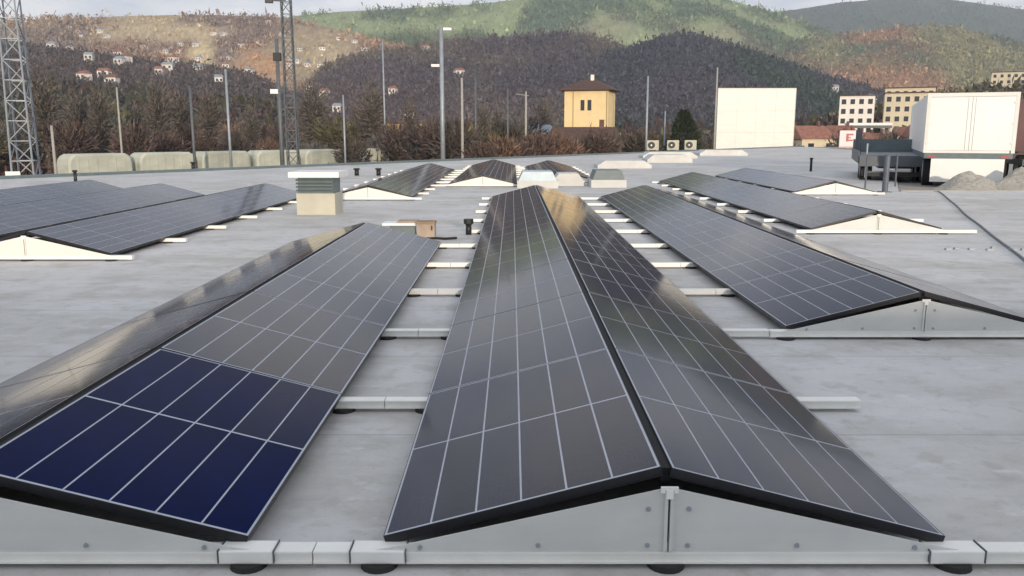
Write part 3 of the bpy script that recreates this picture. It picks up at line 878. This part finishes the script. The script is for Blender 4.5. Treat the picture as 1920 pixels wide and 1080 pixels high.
# ------------------------------------------------------------------ freight wagons
def wagon(i):
    t = thing('freight_wagon', WL[i], 'wagon', (0, 0, GZ), 0, 'row of freight wagons behind the roof')
    L, W2, Z0, Z1 = 7.3, 1.35, 1.1, 4.45
    bm = bmesh.new()
    rr_ = 1.1
    prof = [(-L / 2, Z0), (L / 2, Z0)] + [(L / 2 - rr_ + rr_ * math.cos(R(d)), Z1 - rr_ + rr_ * math.sin(R(d))) for d in (0, 25, 50, 75)] \
        + [(-L / 2 + rr_ + rr_ * math.cos(R(d)), Z1 - rr_ + rr_ * math.sin(R(d))) for d in (105, 130, 155, 180)]
    prism(bm, prof, -W2, W2)
    bmesh.ops.rotate(bm, verts=bm.verts[:], cent=(0, 0, 0), matrix=Matrix.Rotation(R(90), 3, 'Z'))
    finish(bm, 'body', M['wagon'], t, bevel=.22)
    for k in range(6):
        y = -L / 2 + 1.0 + k * (L - 2.0) / 5
        for sx in (-1, 1):
            boxpart('rib', M['wagon'], t, min(sx * W2, sx * (W2 + .05)), max(sx * W2, sx * (W2 + .05)), y - .05, y + .05, Z0 + .05, Z1 - .5)
    boxpart('chassis', M['black'], t, -1.2, 1.2, -L / 2 - .25, L / 2 + .25, .8, 1.09)
    for y in (-2.4, 2.4):
        for sx in (-.75, .75): wheel(t, sx, y, .46, .14)
    bm = bmesh.new()
    tube(bm, (0, -L / 2 - .45, .95), (0, -L / 2 - .25, .95), .14, n=10); finish(bm, 'buffer', M['black'], t)
    return t
WL = ['pale green freight wagon with rounded roof, first from the left', 'pale green freight wagon, second from the left beside the pylon wagon',
      'pale green freight wagon, third from the left under the thin grey poles', 'pale green freight wagon just left of the lattice mast',
      'pale green freight wagon directly behind the lattice mast', 'pale green freight wagon between lattice mast and lamp mast',
      'pale green freight wagon next left of the thick lamp mast', 'pale green freight wagon just right of the thick lamp mast']
dv = Vector((.571, .821))
for i in range(8):
    s_ = 4.0 + i * 8.15
    wg = wagon(i)
    wg.location = (-48.2 + dv.x * s_, 90 + dv.y * s_, GZ - (0.0))
    wg.rotation_euler.z = -math.atan2(dv.x, dv.y)

# ------------------------------------------------------------------ buildings
def window(parent, x, z, w_, h, y=0.0, mullion=None, ax='x'):
    f = boxpart('window', M['whitewall'], parent, x - w_ / 2 - .06, x + w_ / 2 + .06, y - .05, y + .05, z - h / 2 - .06, z + h / 2 + .06)
    n = 2 if mullion else 1
    pw = (w_ - (mullion or 0)) / n
    for k in range(n):
        xx = x - w_ / 2 + k * (pw + (mullion or 0))
        boxpart('pane', M['glass'], f, xx, xx + pw, y - .062, y - .051, z - h / 2, z + h / 2)
    return f
h = thing('tower_house', 'tall yellow house with dark hip roof and one double window', 'house', (10.5, 121.5, GZ), R(-17))
boxpart('wall', M['yellow'], h, -3.15, 3.15, 0, 5.6, 0, 12.75)
bm = bmesh.new()
e = .75
b4 = [bm.verts.new(p) for p in ((-3.15 - e, -e, 12.6), (3.15 + e, -e, 12.6), (3.15 + e, 5.6 + e, 12.6), (-3.15 - e, 5.6 + e, 12.6))]
t2 = [bm.verts.new(p) for p in ((-.6, 2.8, 14.35), (.6, 2.8, 14.35))]
b5 = [bm.verts.new(p.co + Vector((0, 0, .16))) for p in b4]
bm.faces.new(b4[::-1])
for i in range(4): bm.faces.new([b4[i], b4[(i + 1) % 4], b5[(i + 1) % 4], b5[i]])
bm.faces.new([b5[0], b5[1], t2[1], t2[0]]); bm.faces.new([b5[1], b5[2], t2[1]]); bm.faces.new([b5[2], b5[3], t2[0], t2[1]]); bm.faces.new([b5[3], b5[0], t2[0]])
rf = finish(bm, 'roof', M['brownroof'], h)
boxpart('chimney', M['whitewall'], rf, .15, .6, 2.2, 2.6, 13.6, 14.9)
wn = boxpart('window', M['yellow'], h, -.85, .85, -.04, .04, 9.75, 11.35)
for x0 in (-.78, .22): boxpart('pane', M['glass'], wn, x0, x0 + .56, -.055, -.041, 9.82, 11.28)
boxpart('downpipe', M['ochre'], h, 2.95, 3.05, -.12, -.003, 0, 12.5)
boxpart('downpipe', M['ochre'], h, -1.9, -1.82, -.10, -.003, 0, 12.5)

def house(label, x, y, z, w_, d, hh, rh, rz, wm='whitewall', rm='redroof', win=2, grp=None, name='house', levels=1):
    t = thing(name, label, 'house', (x, y, z), rz, grp)
    boxpart('wall', M[wm], t, -w_ / 2, w_ / 2, 0, d, -3, hh)
    bm = bmesh.new(); e = .4
    a = [bm.verts.new(p) for p in ((-w_ / 2 - e, -e, hh - .1), (w_ / 2 + e, -e, hh - .1), (w_ / 2 + e, d + e, hh - .1), (-w_ / 2 - e, d + e, hh - .1))]
    r_ = [bm.verts.new((-w_ / 2 - e + w_ * .12, d / 2, hh + rh)), bm.verts.new((w_ / 2 + e - w_ * .12, d / 2, hh + rh))]
    bm.faces.new(a[::-1]); bm.faces.new([a[0], a[1], r_[1], r_[0]]); bm.faces.new([a[2], a[3], r_[0], r_[1]])
    bm.faces.new([a[1], a[2], r_[1]]); bm.faces.new([a[3], a[0], r_[0]])
    rf = finish(bm, 'roof', M[rm], t)
    boxpart('chimney', M['mauvewall'], rf, w_ * .2, w_ * .2 + .6, d * .5 - .3, d * .5 + .3, hh + rh * .5, hh + rh + .9)
    for lv in range(levels):
        for k in range(win):
            window(t, -w_ / 2 + (k + .5) * w_ / win, hh - 1.6 - lv * 2.9, min(1.3, w_ / win * .5), 1.4)
    return t
house('low house with a dark brown gable roof before the yellow house', 8.6, 104, GZ, 9.5, 7, 5.0, 2.4, R(-8), 'mauvewall', 'brownroof')
house('pale house with whitish roof left of the yellow house', 4.2, 150, GZ, 9, 8, 6.0, 2.2, R(14), 'whitewall', 'steel', 3)
house('small white house left of the pale roofed house', -3.2, 165, GZ, 7, 7, 5.6, 1.8, R(-10), 'whitewall', 'steel', 2)
lb = thing('long_building', 'long low building with an ochre fascia behind the lamp mast', 'building', (-14.2, 178, GZ), R(0))
boxpart('wall', M['mauvewall'], lb, -22, 14, 0, 10, 0, 6.6)
boxpart('fascia', M['ochre'], lb, -20, 14.2, -.35, -.003, 6.7, 8.6)
boxpart('roof', M['brownroof'], lb, -22.4, 14.4, -.3, 10.4, 8.603, 8.9)
for k in range(9): window(lb, -19 + k * 3.8, 4.3, 1.6, 1.6)
house('red brown house with white lintels behind the third wagon', -52.0, 165, GZ, 8, 7, 4.6, 2.4, R(25), 'mauvewall', 'brownroof', 3)
house('red brown house behind the lattice mast with a pale gable', -43.5, 156, GZ, 7.0, 8, 4.2, 2.4, R(10), 'whitewall', 'brownroof', 2)
house('pale orange house right of the lattice mast', -33.0, 150, GZ, 5.5, 6, 4.2, 2.4, R(-10), 'creamwall', 'redroof', 2)
# the white billboard
bb = thing('billboard', 'large plain white billboard standing beyond the roof edge', 'billboard', (31.4, 110, GZ), R(0))
for r_ in range(3):
    for k in range(4):
        x0 = -4.95 + k * 2.475
        z0 = 4.0 + r_ * 2.73
        boxpart('sheet', M['white_sheet'], bb, x0 + .006, x0 + 2.469, 0.0, .08 + .004 * ((r_ + k) % 2), z0 + .006, z0 + 2.724)
bm = bmesh.new(); box(bm, -5.0, -4.952, -.05, .3, 3.9, 12.3); box(bm, 4.952, 5.0, -.05, .3, 3.9, 12.3); box(bm, -4.951, 4.951, -.05, .3, 12.2, 12.3); box(bm, -4.951, 4.951, -.05, .3, 3.9, 3.995)
finish(bm, 'frame', M['white_sheet'], bb)
for x0 in (-3.8, 0, 3.8): boxpart('post', M['steel'], bb, x0 - .15, x0 + .15, .31, .6, 0, 12)
# red marked sign
sg = thing('sign', 'pale pink square sign with a dark red bracket mark', 'sign', (37.2, 94, -.05), R(0))
boxpart('post', M['steel'], sg, -.08, .08, .1, .25, 0, .4)
pn = boxpart('panel', M['pinksign'], sg, -1.0, 1.0, -.04, .1, .1, 1.95, bevel=.02)
bm = bmesh.new()
box(bm, -.30, -.02, -.055, -.041, .75, 1.62); box(bm, .0, .5, -.056, -.041, 1.42, 1.6); box(bm, .0, .45, -.056, -.041, .80, .98); box(bm, .0, .2, -.056, -.041, 1.1, 1.25)
box(bm, -.98, .98, -.054, -.041, .14, .2)
finish(bm, 'mark', M['redsign'], pn)
# apartment blocks
def apartment(label, x, y, z, w_, d, hh, rz, wm, cols, rows):
    t = thing('apartment_block', label, 'building', (x, y, z), rz)
    boxpart('wall', M[wm], t, -w_ / 2, w_ / 2, 0, d, -6, hh)
    boxpart('roof', M['brownroof'], t, -w_ / 2 - .3, w_ / 2 + .3, -.3, d + .3, hh + .003, hh + .35)
    for r_ in range(rows):
        for c_ in range(cols):
            window(t, -w_ / 2 + (c_ + .5) * w_ / cols, hh - 1.7 - r_ * 2.9, 1.3, 1.5)
    return t
def tz(x, y): return float(terrain(np.array([x]), np.array([y]))[0][0])
apartment('cream apartment block with rows of dark windows directly left of the box trailer', 119, 255, tz(119, 255) - 1, 15, 11, 17.0, R(-22), 'creamwall', 6, 5)
apartment('pale grey apartment block joined left of the cream one', 105.5, 262, tz(105.5, 262) - 1, 10, 10, 16.6, R(-22), 'whitewall', 4, 5)
apartment('sandy apartment block standing higher behind the cream one', 139, 300, tz(139, 300) - 1, 16, 11, 16.2, R(-26), 'creamwall', 6, 4)
apartment('yellowish apartment block on the slope above the trailer at top right', 244, 420, tz(244, 420) - 1, 18, 12, 10.5, R(-28), 'creamwall', 6, 3)
fl = thing('canopy_roof', 'flat pale canopy before the apartment blocks', 'canopy', (86, 205, GZ), R(-15))
boxpart('slab', M['white'], fl, -5, 5, 0, 6, 8.6, 9.2)
boxpart('fascia', M['darksteel'], fl, -5, 5, .2, 5.8, 8.0, 8.597)
for x0 in (-4.5, 4.5): boxpart('column', M['concrete'], fl, x0 - .2, x0 + .2, .6, 1.0, 0, 7.997)

# town houses below the apartment blocks
TH = [(66, 168), (73, 190), (62, 196), (84, 172), (93, 186), (79, 222), (104, 205), (120, 215), (70, 240), (58, 228), (128, 240), (142, 262), (150, 225), (165, 255), (180, 300), (205, 330), (99, 225), (110, 236), (88, 214), (134, 222), (67, 205), (76, 178), (150, 285), (172, 320), (190, 310), (126, 275), (58, 160), (100, 170)]
for i, (x, y) in enumerate(TH):
    house('small town house with red tiled roof among bare trees at right', x, y, tz(x, y) + .3, random.uniform(6, 9), 7, random.uniform(4, 6), 2.4,
          R(random.uniform(-40, 25)), random.choice(['whitewall', 'creamwall', 'mauvewall']), 'redroof', 2, 'town houses on the right')
# scattered houses on the hillsides: (x/y, distance)
HH = [(-.468, 985), (-.45, 560), (-.43, 640), (-.41, 520), (-.395, 600), (-.475, 480), (-.37, 690), (-.235, 700), (-.22, 610), (-.205, 520), (-.14, 560), (-.29, 720),
      (-.12, 480), (-.26, 860), (-.18, 900), (-.10, 820), (-.33, 880), (-.52, 900), (-.06, 640)]
hr = random.Random(21)
HH += [(hr.uniform(-.56, -.17), hr.uniform(830, 1060)) for _ in range(34)] + [(hr.uniform(-.55, -.28), hr.uniform(430, 620)) for _ in range(10)] + [(hr.uniform(.36, .6), hr.uniform(520, 900)) for _ in range(14)]
for i, (t_, y) in enumerate(HH):
    x = t_ * y
    house('small white house on the wooded hillside ' + ('left of the lattice mast' if t_ < -.27 else 'between the lattice mast and the lamp mast' if t_ < -.09 else 'behind the lamp mast' if t_ < .2 else 'above the box trailer'), x, y, tz(x, y) + .6, random.uniform(4.5, 7), 5, random.uniform(3, 4.2), 1.6,
          R(random.uniform(-30, 30)), 'whitewall', random.choice(['redroof', 'steel']), 2, 'hillside houses ' + ('left' if t_ < -.27 else 'centre' if t_ < -.09 else 'by the lamp mast' if t_ < .2 else 'right'))

# ------------------------------------------------------------------ trees
def bare_tree_meshes(seed, h, r, tint, twigs=950, fine=1.0):
    rs = np.random.default_rng(seed)
    bm = bmesh.new()
    tube(bm, (0, 0, -.4), (0, 0, h * .55), h * .022, h * .010, 7)
    br = []
    for i in range(9):
        a = i * 2.4 + rs.uniform(-.4, .4); z0 = h * rs.uniform(.22, .5)
        q = Vector((math.cos(a) * r * rs.uniform(.45, .8), math.sin(a) * r * rs.uniform(.45, .8), z0 + h * rs.uniform(.18, .4)))
        tube(bm, (0, 0, z0), q, h * .009, h * .003, 5)
    me_t = bpy.data.meshes.new('trunk'); bm.to_mesh(me_t); bm.free(); me_t.materials.append(M['bark'])
    # twig cloud: thin blades fanning outward through the crown volume
    n = twigs
    d = rs.normal(size=(n, 3)); d /= np.linalg.norm(d, axis=1)[:, None]
    rad = rs.random(n) ** .45
    lobes = 1 + .28 * np.sin(3 * np.arctan2(d[:, 1], d[:, 0]) + seed) * np.cos(2.3 * d[:, 2] * 2 + seed)
    c = d * (rad * lobes)[:, None] * np.array([r, r, h * .40]) + np.array([0, 0, h * .60])
    up = d + np.array([0, 0, .5]) + rs.normal(size=(n, 3)) * .35
    up /= np.linalg.norm(up, axis=1)[:, None]
    sd = np.cross(up, rs.normal(size=(n, 3))); sd /= np.linalg.norm(sd, axis=1)[:, None]
    L = fine * h * rs.uniform(.07, .16, n)[:, None]; W = fine * h * rs.uniform(.010, .026, n)[:, None] * .8
    V = np.stack([c - up * L * .5 - sd * W, c - up * L * .5 + sd * W, c + up * L * .6], 1)
    F = np.arange(n * 3).reshape(n, 3)
    C = np.repeat((np.array(tint)[None] * rs.uniform(.55, 1.5, (n, 1)))[:, None], 3, 1)
    o = add_mesh('crown', V.reshape(-1, 3), F, M['twig'], tint=C.reshape(-1, 3))
    me_c = o.data
    bpy.data.objects.remove(o)
    return me_t, me_c
TINT = {'dark': (.085, .070, .058), 'red': (.105, .072, .062), 'orange': (.19, .12, .085), 'olive': (.10, .095, .05), 'grey': (.12, .115, .11)}
TM = {}
for k_, tn in TINT.items():
    TM[k_] = [bare_tree_meshes(sum(map(ord, k_)) + j, 8.0, 3.2, tn) for j in range(3)]
def tree(kind, x, y, z, sc, label, grp):
    t = thing('bare_tree', label, 'tree', (x, y, z), random.uniform(0, 6.28), grp)
    mt, mc = random.choice(TM[kind])
    part('trunk', mt, t); part('crown', mc, t)
    t.scale = (sc * random.uniform(.9, 1.2), sc * random.uniform(.9, 1.2), sc)
    return t
LBL = {'dark': 'dark brown leafless tree in the belt behind the roof', 'red': 'reddish brown leafless tree in the belt behind the roof',
       'orange': 'orange brown tree keeping dry leaves in the belt behind the roof', 'olive': 'olive brown shrubby tree in the belt behind the roof',
       'grey': 'pale grey leafless tree in the belt behind the roof'}
rr = random.Random(5)
for i in range(170):
    t_ = -0.66 + 1.32 * ((i * .61803) % 1)
    y = rr.uniform(112, 235)
    kind = rr.choice(['dark', 'dark', 'grey', 'red', 'grey', 'olive'] if t_ < .1 else ['dark', 'dark', 'red', 'olive', 'olive', 'grey'])
    if -.39 < t_ < -.33 or -.32 < t_ < -.26: kind = rr.choice(['orange', 'dark', 'red'])
    x = t_ * y
    if 4 < x < 19 and y < 135: continue
    if y < 128 and 24 < x < 40: continue
    px_ = 960 + 1596 * t_
    place = ('around the lattice pylon at left' if px_ < 230 else 'left of the slim lattice mast' if px_ < 520 else 'between lattice mast and thick lamp mast' if px_ < 810
             else 'between lamp mast and yellow house' if px_ < 1070 else 'between yellow house and billboard' if px_ < 1345 else 'right of the white billboard')
    tree(kind, x, y, tz(x, y), rr.uniform(.65, 1.2) * (1.05 if t_ < .05 else .8), LBL[kind].replace('in the belt behind the roof', place), kind + ' trees ' + place)
TM['tall'] = [bare_tree_meshes(60 + j, 14.0, 2.0, (.13, .115, .10), 1300, .5) for j in range(2)]
for i, (px, y) in enumerate(((88, 120), (150, 140), (190, 128), (262, 150), (300, 135), (338, 160), (395, 145), (470, 150), (590, 142), (672, 160), (700, 135), (770, 150), (905, 140), (935, 155), (1020, 165))):
    x = (px - 960) / 1596 * y
    tree('tall', x, y, tz(x, y), rr.uniform(.8, 1.15), 'tall slender leafless tree rising above the brown belt ' + ('left of the lattice mast' if px < 540 else 'right of the lattice mast' if px < 820 else 'left of the yellow house'), 'tall slender trees ' + ('left' if px < 540 else 'centre' if px < 820 else 'by the yellow house'))
# bare bushes along the roof edge, centre and right
for i, px in enumerate((-2.6, -.9, .8, 2.2, 3.9, 5.6, 7.2, 8.8, 10.1)):
    y = 74 + i * 2.1 + rr.uniform(-1, 1)
    kind = rr.choice(['olive', 'red', 'orange', 'dark'])
    t = tree(kind, px, y + 3, -3.6, rr.uniform(.55, .72), {'olive': 'olive brown bush', 'red': 'reddish brown bush', 'orange': 'orange brown bush', 'dark': 'dark brown bush'}[kind] + ' growing at the far roof edge below the yellow house', kind + ' bushes at the roof edge')
    t.name = 'bush'
    t['category'] = 'bush'

# evergreen beside the billboard
def conifer(label, x, y, z, h, r):
    t = thing('conifer_tree', label, 'tree', (x, y, z))
    bm = bmesh.new(); tube(bm, (0, 0, 0), (0, 0, h * .8), .16, .05, 8); finish(bm, 'trunk', M['bark'], t)
    n = 3400
    u = rng.random(n) ** .8
    zz_ = h * (.12 + .88 * u)
    rad = r * np.clip(1.12 - u ** 1.9, 0.04, 1) * (.35 + .65 * rng.random(n) ** .5)
    a = rng.random(n) * 6.283
    rad *= 1 + .18 * np.sin(a * 3 + zz_ * 1.3)
    c = np.stack([np.cos(a) * rad, np.sin(a) * rad, zz_], -1)
    d = np.stack([np.cos(a), np.sin(a), .5 + .5 * rng.random(n)], -1) + rng.normal(size=(n, 3)) * .35
    d /= np.linalg.norm(d, axis=1)[:, None]
    sd = np.cross(d, rng.normal(size=(n, 3))); sd /= np.linalg.norm(sd, axis=1)[:, None]
    L = rng.uniform(.3, .6, n)[:, None]; W = rng.uniform(.07, .15, n)[:, None]
    V = np.stack([c - sd * W, c + sd * W, c + d * L], 1).reshape(-1, 3)
    add_mesh('crown', V, np.arange(n * 3).reshape(n, 3), M['conifer'], t)
conifer('dense dark green conifer left of the white billboard', 20.6, 102, GZ, 9.2, 2.3)

# undergrowth filling the valley floor behind the roof
def undergrowth():
    n = 26000
    t = rng.uniform(-0.8, 0.8, n); y = np.exp(rng.uniform(math.log(118), math.log(420), n)); x = t * y
    z, k = terrain(x, y)
    keep = ~((x > 2) & (x < 44) & (y < 128))
    pal = np.array([TINT['dark'], TINT['red'], TINT['olive'], TINT['grey']]) * .8
    f = np.clip((fbm(x / 25, y / 40, 9, 4) * 4.4 - .2), 0, 3.99).astype(int)
    c = pal[f] * (.6 + .8 * rng.random((n, 1)))
    s = (.7 + 1.3 * rng.random(n)) * np.clip(y / 200, .8, 1.7)
    x, y, z, c, s = x[keep], y[keep], z[keep], c[keep], s[keep]
    o = brush('undergrowth', np.stack([x, y, z], -1), s, c)
    tag(o, 'brown winter undergrowth covering the valley behind the roof')
undergrowth()

# ------------------------------------------------------------------ haze
bm = bmesh.new(); box(bm, -9700, 9700, -600, 4100, -7, 640)
hz = finish(bm, 'haze', bpy.data.materials.new('haze'))
tag(hz, kind='stuff')
hm = hz.data.materials[0]
hm.use_nodes = True
hm.node_tree.nodes.clear()
ho = N('ShaderNodeOutputMaterial', hm.node_tree)
pv = N('ShaderNodeVolumePrincipled', hm.node_tree)
pv.inputs['Color'].default_value = (0.82, 0.88, 1.0, 1)
pv.inputs['Density'].default_value = 0.00018
hm.node_tree.links.new(pv.outputs[0], ho.inputs['Volume'])
